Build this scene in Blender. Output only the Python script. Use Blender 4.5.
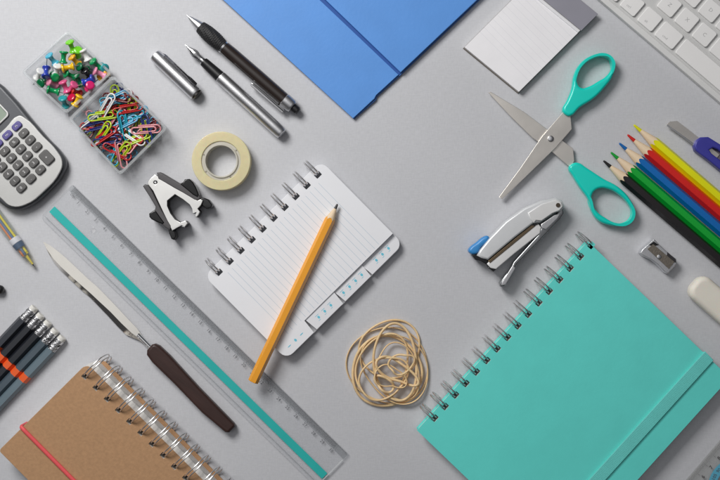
import bpy, bmesh, math, random
from mathutils import Vector, Matrix
R = math.radians
PI = math.pi
rnd = random.Random(7)
for o in list(bpy.data.objects):
    bpy.data.objects.remove(o)
scn = bpy.context.scene
COL = scn.collection

# ---------------------------------------------------------------- camera
U = 0.58 / 720          # metres on the table for one photo pixel
H = 0.90                # camera height
cam = bpy.data.cameras.new('camera'); cam_o = bpy.data.objects.new('camera', cam)
COL.objects.link(cam_o); cam_o.location = (0, 0, H)
cam.sensor_width = 36; cam.lens = 36 * H / 0.58
cam.clip_start = 0.01; cam.clip_end = 50
scn.camera = cam_o
# ---------------------------------------------------------------- world and lamps
wd = bpy.data.worlds.new('World'); scn.world = wd; wd.use_nodes = True
nt = wd.node_tree; bg = nt.nodes['Background']
tc = nt.nodes.new('ShaderNodeTexCoord'); dp = nt.nodes.new('ShaderNodeVectorMath'); dp.operation = 'DOT_PRODUCT'
dp.inputs[1].default_value = (-0.27, 0.20, 0.94)
rp = nt.nodes.new('ShaderNodeValToRGB')
rp.color_ramp.elements[0].position = 0.0; rp.color_ramp.elements[0].color = (0.05, 0.05, 0.055, 1)
rp.color_ramp.elements[1].position = 0.98; rp.color_ramp.elements[1].color = (1.0, 1.0, 1.0, 1)
e_ = rp.color_ramp.elements.new(0.55); e_.color = (0.07, 0.07, 0.074, 1)
e_ = rp.color_ramp.elements.new(0.82); e_.color = (0.2, 0.2, 0.21, 1)
e_ = rp.color_ramp.elements.new(0.91); e_.color = (0.62, 0.62, 0.64, 1)
nt.links.new(tc.outputs['Generated'], dp.inputs[0]); nt.links.new(dp.outputs['Value'], rp.inputs[0])
nt.links.new(rp.outputs[0], bg.inputs[0]); bg.inputs[1].default_value = 0.70

def area(name, loc, target, size, power, col=(1, 1, 1)):
    l = bpy.data.lights.new(name, 'AREA'); l.energy = power; l.size = size; l.color = col
    o = bpy.data.objects.new(name, l); COL.objects.link(o); o.location = loc
    d = Vector(target) - Vector(loc); o.rotation_euler = d.to_track_quat('-Z', 'Y').to_euler()
area('softbox_key', (-0.46, 0.59, 0.75), (-0.03, 0.03, 0), 0.40, 8.8, (1.0, 0.985, 0.965))
scn.view_settings.view_transform = 'Standard'
try: scn.view_settings.look = 'None'
except Exception: pass
scn.view_settings.exposure = 0.0; scn.view_settings.gamma = 1.0

# ---------------------------------------------------------------- materials
def srgb(h):
    if isinstance(h, str):
        h = h.lstrip('#'); v = [int(h[i:i+2], 16) / 255 for i in (0, 2, 4)]
    else: v = [c / 255 for c in h]
    return tuple((c / 12.92 if c <= 0.04045 else ((c + 0.055) / 1.055) ** 2.4) for c in v)

def mat(name, col, rough=0.5, metal=0.0, bump=0.0, bscale=900, var=0.04, vscale=60, coat=0.0, spec=0.5, sub=0.0, stretch=(1, 1, 1)):
    m = bpy.data.materials.new(name); m.use_nodes = True
    n = m.node_tree.nodes; L = m.node_tree.links; p = n['Principled BSDF']
    c = srgb(col)
    p.inputs['Roughness'].default_value = rough; p.inputs['Metallic'].default_value = metal
    p.inputs['Coat Weight'].default_value = coat; p.inputs['Specular IOR Level'].default_value = spec
    if sub: p.inputs['Subsurface Weight'].default_value = sub; p.inputs['Subsurface Scale'].default_value = 0.004
    t = n.new('ShaderNodeTexCoord'); mp = n.new('ShaderNodeMapping'); mp.inputs['Scale'].default_value = stretch
    L.new(t.outputs['Object'], mp.inputs[0])
    nz = n.new('ShaderNodeTexNoise'); nz.inputs['Scale'].default_value = vscale; nz.inputs['Detail'].default_value = 5
    L.new(mp.outputs[0], nz.inputs[0])
    mr = n.new('ShaderNodeMapRange'); mr.inputs[1].default_value = 0.3; mr.inputs[2].default_value = 0.7
    mr.inputs[3].default_value = 1 - var; mr.inputs[4].default_value = 1 + var
    L.new(nz.outputs[0], mr.inputs[0])
    mx = n.new('ShaderNodeVectorMath'); mx.operation = 'SCALE'; mx.inputs[0].default_value = c
    L.new(mr.outputs[0], mx.inputs['Scale']); L.new(mx.outputs[0], p.inputs['Base Color'])
    rr = n.new('ShaderNodeMapRange'); rr.inputs[3].default_value = max(0, rough - 0.05); rr.inputs[4].default_value = rough + 0.05
    L.new(nz.outputs[0], rr.inputs[0]); L.new(rr.outputs[0], p.inputs['Roughness'])
    if bump:
        b = n.new('ShaderNodeTexNoise'); b.inputs['Scale'].default_value = bscale; b.inputs['Detail'].default_value = 4
        L.new(mp.outputs[0], b.inputs[0])
        bb = n.new('ShaderNodeBump'); bb.inputs['Strength'].default_value = bump; bb.inputs['Distance'].default_value = 0.0004
        L.new(b.outputs[0], bb.inputs['Height']); L.new(bb.outputs[0], p.inputs['Normal'])
    m['col_socket'] = 1
    return m

def stripes(m, axis, period, width, col, lo=None, hi=None, lo2=None, hi2=None, off=0.0, mixv=1.0):
    """printed rule lines: across local axis (0 x, 1 y), in metres"""
    n = m.node_tree.nodes; L = m.node_tree.links; p = n['Principled BSDF']
    src = p.inputs['Base Color'].links[0].from_socket
    t = n.new('ShaderNodeTexCoord'); s = n.new('ShaderNodeSeparateXYZ'); L.new(t.outputs['Object'], s.inputs[0])
    def math_(op, a, b=None):
        q = n.new('ShaderNodeMath'); q.operation = op
        for i, v in enumerate((a, b)):
            if v is None: continue
            if isinstance(v, (int, float)): q.inputs[i].default_value = v
            else: L.new(v, q.inputs[i])
        return q.outputs[0]
    A = s.outputs[axis]; B = s.outputs[1 - axis]
    f = math_('FRACT', math_('DIVIDE', math_('ADD', A, 10 * period - off), period))
    k = math_('LESS_THAN', f, width / period)
    if lo is not None: k = math_('MULTIPLY', k, math_('GREATER_THAN', A, lo))
    if hi is not None: k = math_('MULTIPLY', k, math_('LESS_THAN', A, hi))
    if lo2 is not None: k = math_('MULTIPLY', k, math_('GREATER_THAN', B, lo2))
    if hi2 is not None: k = math_('MULTIPLY', k, math_('LESS_THAN', B, hi2))
    k = math_('MULTIPLY', k, mixv)
    mx = n.new('ShaderNodeMix'); mx.data_type = 'RGBA'
    L.new(k, mx.inputs[0]); L.new(src, mx.inputs[6]); mx.inputs[7].default_value = (*srgb(col), 1)
    L.new(mx.outputs[2], p.inputs['Base Color'])
    return m

def clear(name, tint=(0.95, 0.96, 0.97), ior=1.45, rough=0.06, frost=0.0):
    m = bpy.data.materials.new(name); m.use_nodes = True
    n = m.node_tree.nodes; L = m.node_tree.links
    n.remove(n['Principled BSDF']); out = n['Material Output']
    tr = n.new('ShaderNodeBsdfTransparent'); tr.inputs[0].default_value = (*tint, 1)
    gl = n.new('ShaderNodeBsdfGlossy'); gl.inputs['Roughness'].default_value = rough
    fr = n.new('ShaderNodeLayerWeight'); fr.inputs[0].default_value = 0.5
    pw = n.new('ShaderNodeMath'); pw.operation = 'POWER'; L.new(fr.outputs['Facing'], pw.inputs[0]); pw.inputs[1].default_value = 3.5
    fm_ = n.new('ShaderNodeMapRange'); fm_.inputs[3].default_value = 0.04; fm_.inputs[4].default_value = 0.65; L.new(pw.outputs[0], fm_.inputs[0])
    mx = n.new('ShaderNodeMixShader'); L.new(fm_.outputs[0], mx.inputs[0]); L.new(tr.outputs[0], mx.inputs[1]); L.new(gl.outputs[0], mx.inputs[2])
    last = mx.outputs[0]
    if frost:
        df = n.new('ShaderNodeBsdfDiffuse'); df.inputs[0].default_value = (0.8, 0.82, 0.83, 1)
        nz = n.new('ShaderNodeTexNoise'); nz.inputs['Scale'].default_value = 90
        t = n.new('ShaderNodeTexCoord'); L.new(t.outputs['Object'], nz.inputs[0])
        mr = n.new('ShaderNodeMapRange'); mr.inputs[3].default_value = frost * 0.6; mr.inputs[4].default_value = frost * 1.4; L.new(nz.outputs[0], mr.inputs[0])
        m2 = n.new('ShaderNodeMixShader'); L.new(mr.outputs[0], m2.inputs[0]); L.new(last, m2.inputs[1]); L.new(df.outputs[0], m2.inputs[2]); last = m2.outputs[0]
    L.new(last, out.inputs[0])
    return m

M = {}
M['steel'] = mat('brushed_steel', (222, 222, 224), 0.36, 1.0, 0.15, 1500, 0.05)
M['chrome'] = mat('polished_chrome', (225, 225, 226), 0.1, 1.0, var=0.03)
M['wire'] = mat('ring_wire', (224, 223, 224), 0.32, 0.85, var=0.05)
M['satin'] = mat('satin_steel_blade', (232, 227, 220), 0.42, 1.0, 0.06, 900, 0.05)
M['black'] = mat('black_plastic', (26, 26, 28), 0.35, 0, 0.1, 1200)
M['rubber'] = mat('black_rubber', (34, 34, 36), 0.6, 0, 0.5, 1800)
M['paper'] = mat('white_paper', (240, 240, 243), 0.8, 0, 0.15, 700, 0.015)
M['pages'] = mat('page_edges', (228, 226, 222), 0.85, 0, 0.5, 900, 0.05, stretch=(1, 1, 12))
M['clear'] = clear('clear_plastic', (0.985, 0.988, 0.99), rough=0.13, frost=0.03)
M['clear_ruler'] = clear('clear_ruler_plastic', (0.985, 0.987, 0.99), 1.45, 0.12, 0.03)
M['rim'] = clear('frosted_rim', (0.93, 0.94, 0.95), rough=0.15, frost=0.22)
M['ink'] = mat('printed_ink', (95, 97, 102), 0.6)

# ---------------------------------------------------------------- helpers
def s_(h): return 1 - h / H
def W(px, py, h=0.0):
    return Vector(((px - 360) * U * s_(h), (240 - py) * U * s_(h), h))

class T:
    """a thing: an Empty with a frame; lengths in photo pixels scaled at its typical height hs"""
    def __init__(s, name, label, cat, px, py, ang=0.0, hs=0.0, z=0.0, group=None):
        s.o = bpy.data.objects.new(name, None); COL.objects.link(s.o); s.o.empty_display_size = 0.01
        p = W(px, py, hs); s.o.location = (p.x, p.y, z); s.o.rotation_euler = (0, 0, -R(ang))
        s.o['label'] = label; s.o['category'] = cat
        if group: s.o['group'] = group
        s.hs = hs; s.k = U * s_(hs); s.z = z
        s.inv = (Matrix.Translation((p.x, p.y, z)) @ Matrix.Rotation(-R(ang), 4, 'Z')).inverted()
    def P(s, px, py, h=None):
        v = s.inv @ W(px, py, s.hs if h is None else h)
        return (v.x, v.y)
    def poly(s, pts, ox=0, oy=0, sc=1.0, h=None):
        return [s.P(ox + x * sc, oy + y * sc, h) for x, y in pts]

def link(name, me, m, parent=None, smooth=35, label=None):
    if isinstance(me, bmesh.types.BMesh):
        bm = me; me = bpy.data.meshes.new(name); bmesh.ops.recalc_face_normals(bm, faces=bm.faces); bm.to_mesh(me); bm.free()
    if smooth:
        for p in me.polygons: p.use_smooth = True
        me.set_sharp_from_angle(angle=R(smooth))
    me.materials.clear(); me.materials.append(m)
    me.name = name
    o = bpy.data.objects.new(name, me); COL.objects.link(o)
    if smooth and len(me.polygons) > 12:
        wn_ = o.modifiers.new('normals', 'WEIGHTED_NORMAL'); wn_.mode = 'FACE_AREA'; wn_.weight = 50; wn_.keep_sharp = True
    if parent is not None: o.parent = parent.o if isinstance(parent, T) else parent
    if label: o['label'] = label
    return o

def tag(o, label, cat, group=None, kind=None):
    o['label'] = label; o['category'] = cat
    if group: o['group'] = group
    if kind: o['kind'] = kind

def flat(outs, z0, z1, bev=0.0, smooth=False, res=4, bres=2):
    """closed outlines (first outer, then holes) extruded from z0 to z1 with rounded rims -> bmesh"""
    cu = bpy.data.curves.new('outline', 'CURVE'); cu.dimensions = '2D'; cu.fill_mode = 'BOTH'
    bev = min(bev, (z1 - z0) * 0.49)
    cu.extrude = max((z1 - z0) / 2 - bev, 0.00001); cu.bevel_depth = bev; cu.bevel_resolution = bres; cu.offset = -bev
    cu.resolution_u = res
    for pts in outs:
        if smooth:
            sp = cu.splines.new('BEZIER'); sp.bezier_points.add(len(pts) - 1)
            for b, p in zip(sp.bezier_points, pts):
                b.co = (p[0], p[1], 0); b.handle_left_type = b.handle_right_type = 'AUTO'
        else:
            sp = cu.splines.new('POLY'); sp.points.add(len(pts) - 1)
            for b, p in zip(sp.points, pts): b.co = (p[0], p[1], 0, 1)
        sp.use_cyclic_u = True
    o = bpy.data.objects.new('outline', cu); COL.objects.link(o)
    dg = bpy.context.evaluated_depsgraph_get()
    me = bpy.data.meshes.new_from_object(o.evaluated_get(dg))
    bm = bmesh.new(); bm.from_mesh(me)
    bmesh.ops.translate(bm, verts=bm.verts, vec=(0, 0, (z0 + z1) / 2))
    bmesh.ops.remove_doubles(bm, verts=bm.verts, dist=1e-6)
    bpy.data.objects.remove(o); bpy.data.curves.remove(cu); bpy.data.meshes.remove(me)
    return bm

def rr(x0, y0, x1, y1, r=0.0, n=5):
    """rounded rectangle; r one value or four (x0y0, x1y0, x1y1, x0y1)"""
    rs = r if isinstance(r, (tuple, list)) else (r,) * 4
    out = []
    for (cx, cy, a0, q) in ((x0, y0, 180, rs[0]), (x1, y0, 270, rs[1]), (x1, y1, 0, rs[2]), (x0, y1, 90, rs[3])):
        if q <= 0: out.append((cx, cy)); continue
        mx = cx + (q if cx == x0 else -q); my = cy + (q if cy == y0 else -q)
        for i in range(n + 1):
            a = R(a0 + 90 * i / n); out.append((mx + q * math.cos(a), my + q * math.sin(a)))
    return out

def circ(cx, cy, r, n=32): return [(cx + r * math.cos(2 * PI * i / n), cy + r * math.sin(2 * PI * i / n)) for i in range(n)]

def lathe(profile, seg=32, y=0.0, z=0.0, bm=None, rad=None, cap=True, mtx=None):
    """profile [(x, r)] turned about the x axis; rad(theta) optional factor"""
    own = bm is None
    if own: bm = bmesh.new()
    rings = []
    for x, r in profile:
        ring = []
        for i in range(seg):
            a = 2 * PI * i / seg; f = rad(a) if rad else 1
            v = Vector((x, y + r * f * math.cos(a), z + r * f * math.sin(a)))
            if mtx: v = mtx @ v
            ring.append(bm.verts.new(v))
        rings.append(ring)
    for a, b in zip(rings, rings[1:]):
        for i in range(seg): bm.faces.new((a[i], a[(i + 1) % seg], b[(i + 1) % seg], b[i]))
    if cap:
        bm.faces.new(rings[0]); bm.faces.new(rings[-1][::-1])
    return bm

def tube(pts, r, closed=False, seg=8, bm=None, up=(0, 0, 1), flatten=1.0):
    """round wire along 3-D points; flatten scales the section sideways"""
    if bm is None: bm = bmesh.new()
    pts = [Vector(p) for p in pts]; n = len(pts); rings = []
    prev = None
    for i in range(n):
        if closed: t = pts[(i + 1) % n] - pts[i - 1]
        else: t = pts[min(i + 1, n - 1)] - pts[max(i - 1, 0)]
        t.normalize()
        if prev is None:
            ref = Vector(up) if abs(t.dot(Vector(up))) < 0.95 else Vector((1, 0, 0))
            a = t.cross(ref).normalized()
        else:
            a = (prev - t * prev.dot(t)).normalized()
        prev = a; b = t.cross(a)
        rings.append([bm.verts.new(pts[i] + a * (r * flatten * math.cos(2 * PI * j / seg)) + b * (r * math.sin(2 * PI * j / seg))) for j in range(seg)])
    m_ = n if closed else n - 1
    for i in range(m_):
        a, b = rings[i], rings[(i + 1) % n]
        for j in range(seg): bm.faces.new((a[j], a[(j + 1) % seg], b[(j + 1) % seg], b[j]))
    if not closed: bm.faces.new(rings[0][::-1]); bm.faces.new(rings[-1])
    return bm

def smooth_path(pts, closed=False, n=6):
    """Catmull-Rom through the points"""
    P = [Vector(p) for p in pts]; out = []; k = len(P)
    rng = range(k) if closed else range(k - 1)
    for i in rng:
        g = (lambda j: P[j % k]) if closed else (lambda j: P[max(0, min(k - 1, j))])
        p0, p1, p2, p3 = g(i - 1), g(i), g(i + 1), g(i + 2)
        for s in range(n):
            t = s / n
            out.append(0.5 * ((2 * p1) + (p2 - p0) * t + (2 * p0 - 5 * p1 + 4 * p2 - p3) * t * t + (3 * p1 - p0 - 3 * p2 + p3) * t ** 3))
    if not closed: out.append(P[-1])
    return out

def box(bm, x0, y0, z0, x1, y1, z1):
    v = [bm.verts.new(c) for c in ((x0, y0, z0), (x1, y0, z0), (x1, y1, z0), (x0, y1, z0), (x0, y0, z1), (x1, y0, z1), (x1, y1, z1), (x0, y1, z1))]
    for f in ((0, 3, 2, 1), (4, 5, 6, 7), (0, 1, 5, 4), (1, 2, 6, 5), (2, 3, 7, 6), (3, 0, 4, 7)): bm.faces.new([v[i] for i in f])
    return bm

def bevel(bm, w, seg=2, ang=30):
    es = [e for e in bm.edges if len(e.link_faces) == 2 and e.calc_face_angle(0) > R(ang)]
    bmesh.ops.bevel(bm, geom=es, offset=w, segments=seg, affect='EDGES', profile=0.6)
    return bm

_gl = {}
def text(bm, st, size, x, y, z, rot=0.0, bold=0.0):
    """lettering as thin flat geometry, centred at x, y"""
    key = (st, bold)
    if key not in _gl:
        cu = bpy.data.curves.new('t', 'FONT'); cu.body = st; cu.size = 1; cu.align_x = 'CENTER'; cu.align_y = 'CENTER'; cu.resolution_u = 2; cu.offset = bold
        o = bpy.data.objects.new('t', cu); COL.objects.link(o)
        me = bpy.data.meshes.new_from_object(o.evaluated_get(bpy.context.evaluated_depsgraph_get()))
        _gl[key] = ([v.co.copy() for v in me.vertices], [tuple(p.vertices) for p in me.polygons])
        bpy.data.objects.remove(o); bpy.data.curves.remove(cu); bpy.data.meshes.remove(me)
    vs, fs = _gl[key]; c, s = math.cos(rot), math.sin(rot)
    nv = [bm.verts.new((x + size * (v.x * c - v.y * s), y + size * (v.x * s + v.y * c), z)) for v in vs]
    for f in fs:
        try: bm.faces.new([nv[i] for i in f])
        except ValueError: pass

def quad(bm, x0, y0, x1, y1, z):
    bm.faces.new([bm.verts.new(p) for p in ((x0, y0, z), (x1, y0, z), (x1, y1, z), (x0, y1, z))])

def copy_tree(root):
    c = root.copy(); COL.objects.link(c)
    for ch in list(root.children):
        d = ch.copy(); COL.objects.link(d); d.parent = c
        for g in list(ch.children):
            e = g.copy(); COL.objects.link(e); e.parent = d
    return c

# ---------------------------------------------------------------- the surface
sm = mat('grey_backdrop_paper', (203, 204, 208), 0.62, 0, 0.0, var=0.018, vscale=14, spec=0.35)
n = sm.node_tree.nodes; L = sm.node_tree.links
t = n.new('ShaderNodeTexCoord')
nz1 = n.new('ShaderNodeTexNoise'); nz1.inputs['Scale'].default_value = 900; nz1.inputs['Detail'].default_value = 3
mp1 = n.new('ShaderNodeMapping'); mp1.inputs['Scale'].default_value = (1, 0.25, 1); L.new(t.outputs['Object'], mp1.inputs[0]); L.new(mp1.outputs[0], nz1.inputs[0])
nz2 = n.new('ShaderNodeTexNoise'); nz2.inputs['Scale'].default_value = 900; nz2.inputs['Detail'].default_value = 3
mp2 = n.new('ShaderNodeMapping'); mp2.inputs['Scale'].default_value = (0.25, 1, 1); L.new(t.outputs['Object'], mp2.inputs[0]); L.new(mp2.outputs[0], nz2.inputs[0])
ad = n.new('ShaderNodeMath'); ad.operation = 'ADD'; L.new(nz1.outputs[0], ad.inputs[0]); L.new(nz2.outputs[0], ad.inputs[1])
bu = n.new('ShaderNodeBump'); bu.inputs['Strength'].default_value = 0.2; bu.inputs['Distance'].default_value = 0.00035
L.new(ad.outputs[0], bu.inputs['Height']); L.new(bu.outputs[0], n['Principled BSDF'].inputs['Normal'])
# faint fibres in the paper's own colour
src = n['Principled BSDF'].inputs['Base Color'].links[0].from_socket
fm = n.new('ShaderNodeMapRange'); fm.inputs[1].default_value = 0.75; fm.inputs[2].default_value = 1.25; fm.inputs[3].default_value = 0.962; fm.inputs[4].default_value = 1.038
L.new(ad.outputs[0], fm.inputs[0])
vm = n.new('ShaderNodeVectorMath'); vm.operation = 'SCALE'; L.new(src, vm.inputs[0]); L.new(fm.outputs[0], vm.inputs['Scale']); L.new(vm.outputs[0], n['Principled BSDF'].inputs['Base Color'])
bm = bmesh.new(); quad(bm, -2.5, -2.5, 2.5, 2.5, 0.0)
g = link('surface', bm, sm, smooth=0); g['kind'] = 'structure'

# ---------------------------------------------------------------- wire-o binding
def rings(th_, n_, x0, pitch, yc, Rr, wire=0.00055, gap=0.0012, tilt=0.0, z0=0.0, mat_=None):
    """ring pairs in frame th_: x along the spine, +y away from the cover; circle centre (yc, Rr)"""
    for i in range(n_):
        bm = bmesh.new(); xc = x0 + i * pitch + rnd.uniform(-1, 1) * 0.0002
        tl = rnd.uniform(-1, 1) * 0.0004
        for sgn in (-1, 1):
            pts = []
            for j in range(33):
                a = R(150 - 300 * j / 32 + 0)      # from the hole over the top, round outside, and under
                f = j / 32
                pts.append((xc + sgn * gap + (tilt + tl) * max(0.0, f - 0.35) * 1.6, yc + Rr * math.cos(a), z0 + Rr + Rr * math.sin(a)))
            tube(pts, wire, seg=8, bm=bm, up=(1, 0, 0))
        link('ring', bm, mat_ or M['wire'], th_)

# ---------------------------------------------------------------- blue folder
fb = mat('blue_card', (91, 153, 228), 0.5, 0, 0.18, 420, 0.04, 40)
f_ = T('folder', 'large sky blue card folder with a lengthwise seam at the top edge', 'folder', 353, 118, -43.1, 0.006)
# local x up-right, y up-left
k = f_.k
bk = flat([rr(0, 0, 270 * k, 385 * k, 0.001)], 0.0006, 0.0022, 0.0003)
link('back_panel', bk, fb, f_)
a = f_.poly([(353, 118), (375.5, 98), (376, 94.5), (398.5, 73.8), (321, 0), (240, -77), (140, -84)], h=0.006)
frm = flat([f_.poly([(353, 118), (374.5, 98.2), (376.2, 94.8), (398.6, 74.2), (321, 0.5), (190, -120), (90, -122)])], 0.0026, 0.0042, 0.0004)
link('front_flap', frm, fb, f_)
fr2 = flat([f_.poly([(400.6, 72.2), (479, -2), (590, -108), (345, -210), (193, -123.5), (323.6, -2.2)])], 0.0026, 0.0056, 0.0005)
link('side_flap', fr2, fb, f_)
link('seam_shade', flat([f_.poly([(398.0, 75), (401.6, 71.6), (324, -2), (193, -124), (189, -119), (320, 1)])], 0.0023, 0.0029, 0.0002), mat('painted_seam_shade', (30, 84, 160), 0.6), f_)  # dark blue strip under the gap, crease shade put into its colour
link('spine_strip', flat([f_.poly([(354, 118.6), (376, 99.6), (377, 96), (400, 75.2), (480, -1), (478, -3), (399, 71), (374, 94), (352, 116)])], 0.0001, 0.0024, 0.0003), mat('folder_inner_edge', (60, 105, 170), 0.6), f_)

# ---------------------------------------------------------------- notepad
npd = T('notepad', 'small white lined notepad with a grey card band beside the keyboard', 'notepad', 519, 91.7, -45, 0.006)
k = npd.k      # x towards upper right, y towards upper left
B_ = lambda t_, s: (519 - 54.4 * s + 76 * t_, 91.7 - 44.7 * s - 76 * t_)   # s 0..1 along short edge, t along long edge
lp = mat('notepad_sheet', (248, 247, 250), 0.8, 0, 0.15, 500, 0.02)
def nq(t0, t1, s0=0, s1=1, h=0.006): return [npd.P(*B_(t0, s0), h), npd.P(*B_(t1, s0), h), npd.P(*B_(t1, s1), h), npd.P(*B_(t0, s1), h)]
sy = [npd.P(*B_(0, 0)), npd.P(*B_(0, 1))]
link('sheet_block', flat([nq(0, 1.0)], 0.0010, 0.0052, 0.0002), M['pages'], npd)
link('backing_card', flat([nq(-0.008, 1.0, -0.008, 1.008)], 0.0001, 0.0009, 0.0001), mat('grey_board', (120, 112, 104), 0.8), npd)
stripes(lp, 0, 6.1 * k, 0.00028, (178, 184, 200), lo=9 * k, hi=78 * k, off=0.002, mixv=0.25)
link('top_sheet', flat([nq(0.0, 0.80)], 0.0053, 0.0058, 0.0001), lp, npd)
bm = flat([nq(0.775, 0.805)], 0.0053, 0.0068, 0.0006); link('torn_stub', bm, M['paper'], npd)
link('header_band', flat([nq(0.81, 1.03, -0.012, 1.012)], 0.0053, 0.0064, 0.0003), mat('grey_band_card', (150, 149, 160), 0.55, 0, 0.1), npd)

# ---------------------------------------------------------------- keyboard
kb = T('keyboard', 'slim white computer keyboard cropped by the top right corner', 'keyboard', 601, 0, 40.5, 0.007)
k = kb.k
alu = mat('keyboard_shell', (226, 226, 225), 0.5, 0.0, 0.1, 1500)
kw = mat('white_key', (246, 245, 244), 0.45, 0, 0.06, 1200, 0.015)
lg = mat('key_legend', (190, 190, 190), 0.5)
link('case', flat([rr(-58 * k, 0, 290 * k, 142 * k, 5 * k)], 0.0005, 0.0058, 0.0006), alu, kb)
link('key_bed', flat([rr(-53 * k, 5.5 * k, 286 * k, 138 * k, 2 * k)], 0.0059, 0.0061, 0.00005), mat('key_bed_grey', (210, 210, 209), 0.6), kb)
rows = [
 (8.0, [(-28.5, 18.6, 'fn'), (-5.7, 18.6, 'fn'), (17.2, 18.6, 'ctrl'), (40.1, 18.8, 'alt'), (62.7, 23.6, 'cmd'), (90, 113, ''), (207, 24, 'cmd'), (235, 18.6, 'alt')]),
 (31.4, [(-28, 46, 'shift')] + [(22.9 + 22.9 * i + 23, 18.8, c) for i, c in enumerate('ZXCVBNM,./')]),
 (54.0, [(-28, 36, 'caps')] + [(11.8 + 22.9 * (i + 1), 18.8, c) for i, c in enumerate('ASDFGHJKL;')][:10]),
 (76.6, [(-28, 28, 'tab')] + [(4 + 22.9 * i, 18.8, c) for i, c in enumerate('QWERTYUIOP[')]),
 (99.2, [(-28 + 22.9 * i, 18.8, c) for i, c in enumerate('`1234567890-')]),
]
kc = {}
for d, ks in rows:
    for x, w, c in ks:
        bm = flat([rr(x * k, d * k, (x + w) * k, (d + 18.4) * k, 2.1 * k)], 0.0061, 0.0079, 0.0005, bres=2)
        ko = link('key', bm, kw, kb)
        if c:
            b2 = bmesh.new()
            if len(c) > 1: text(b2, c, 3.6 * k, (x + w * 0.42) * k, (d + 5) * k, 0.00796)
            else: text(b2, c, 5.4 * k, (x + w * 0.5) * k, (d + 9.2) * k, 0.00796)
            link('legend', b2, lg, ko, smooth=0)

# ---------------------------------------------------------------- teal notebook
tn = T('spiral_notebook', 'large turquoise ring bound notebook with a ribbed elastic band', 'notebook', 417, 430.5, -47.9, 0.013)
k = tn.k        # x up-right along the spine, +y up-left (outwards), cover on -y
tl = mat('turquoise_cover', (104, 230, 220), 0.6, 0, 0.18, 420, 0.03, 45)
Rr = 0.0078; th = 0.0128; yc = 3.0 * k
yh = yc - math.sqrt(Rr**2 - (th - Rr)**2)
hole_x = [(21 + 15.55 * i) * k for i in range(16)]
def holes(xs, yh_, w=0.0026, d=0.0019): return [rr(x - w, yh_ - d * 1.3, x + w, yh_ + d * 0.7, 0.0003, 1) for x in xs]
LT = 255 * k; WT = 197 * k; sk = math.tan(R(1.8))
def tnrect(i): return [(i, -i), (i - sk * WT * 1 , -WT + i), (LT - i - sk * WT, -WT + i), (LT - i, -i)]
link('back_cover', flat([tnrect(0)] + holes(hole_x, yh), 0.0012, 0.0019, 0.0002), tl, tn)
link('page_block', flat([tnrect(1.6 * k)] + holes(hole_x, yh), 0.0020, th - 0.0009, 0.0001), M['pages'], tn)
link('front_cover', flat([tnrect(0)] + holes(hole_x, yh), th - 0.0008, th, 0.0002), tl, tn)
rings(tn, 16, hole_x[0], 15.55 * k, yc, Rr, 0.0006, 0.0014, tilt=0.0008)
el = mat('ribbed_elastic', (116, 228, 220), 0.7, 0, 0.2, 900)
en = el.node_tree.nodes; eL = el.node_tree.links
wv = en.new('ShaderNodeTexWave'); wv.bands_direction = 'Y'; wv.inputs['Scale'].default_value = 330
et = en.new('ShaderNodeTexCoord'); eL.new(et.outputs['Object'], wv.inputs[0])
eb = en.new('ShaderNodeBump'); eb.inputs['Strength'].default_value = 0.7; eb.inputs['Distance'].default_value = 0.0003
eL.new(wv.outputs[0], eb.inputs['Height']); eL.new(eb.outputs[0], en['Principled BSDF'].inputs['Normal'])
ey = -(WT - 31 * k)
bm = flat([[(-sk * WT - 0.0012, ey - 6.5 * k), (LT - sk * WT + 0.0016, ey - 6.5 * k), (LT - sk * WT + 0.0022, ey + 6 * k), (-sk * WT - 0.0012, ey + 6 * k)]], th + 0.0003, th + 0.0018, 0.0005)
for xx in (LT - sk * WT + 0.0004, -sk * WT - 0.0012): box(bm, xx, ey - 6.3 * k, 0.001, xx + 0.001, ey + 5.8 * k, th + 0.0006)
link('elastic_band', bm, el, tn)

# ---------------------------------------------------------------- white tabbed notebook
wn = T('tabbed_notebook', 'white lined ring notebook with stepped index tabs under the yellow pencil', 'notebook', 204.5, 276.0, -44.6, 0.008)
k = wn.k        # x up-right, cover on -y
LW = 164 * k; WW = 117 * k
Rr = 0.0074; th = 0.0100; yc = 1.5 * k
yh = yc - math.sqrt(Rr**2 - (th - Rr)**2)
hx = [(13.2 + 15.4 * i) * k for i in range(10)]
pgm = mat('ruled_page', (243, 244, 248), 0.8, 0, 0.12, 500, 0.012)
stripes(pgm, 0, 6.05 * k, 0.00032, (158, 188, 208), lo=14 * k, hi=152 * k, lo2=-100 * k, hi2=-14 * k, off=1.0 * k, mixv=0.65)
wp = mat('tab_page', (238, 239, 243), 0.75, 0, 0.1, 500, 0.012)
def pg(x1l, yl, r0=9 * k): return rr(0, yl, LW, 0, (r0, 9 * k, 9 * k, 9 * k))
def tabpage(xa, xb):
    """sheet whose outer edge steps out between xa and xb"""
    y1 = -WW; y0 = -102 * k; r = 9 * k
    pts = []
    if xa <= 0: pts += [(r * (1 - math.cos(R(90 * i / 5))), y1 + r * (1 - math.sin(R(90 * i / 5)))) for i in range(6)]
    else: pts += [(0, y0)]
    if xa > 0: pts += [(xa, y0), (xa + 1.5 * k, y1)]
    if xb < LW: pts += [(xb - 1.5 * k, y1), (xb, y0), (LW, y0)]
    else: pts += [(LW - r * (1 - math.sin(R(90 * i / 5))), y1 + r * (1 - math.cos(R(90 * i / 5)))) for i in range(6)]
    pts += [(LW - r * (1 - math.cos(R(90 * i / 5))), -r * (1 - math.sin(R(90 * i / 5)))) for i in range(6)]
    pts += [(r * (1 - math.sin(R(90 * i / 5))), -r * (1 - math.cos(R(90 * i / 5)))) for i in range(6)]
    return pts
hl = holes(hx, yh)
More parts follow.
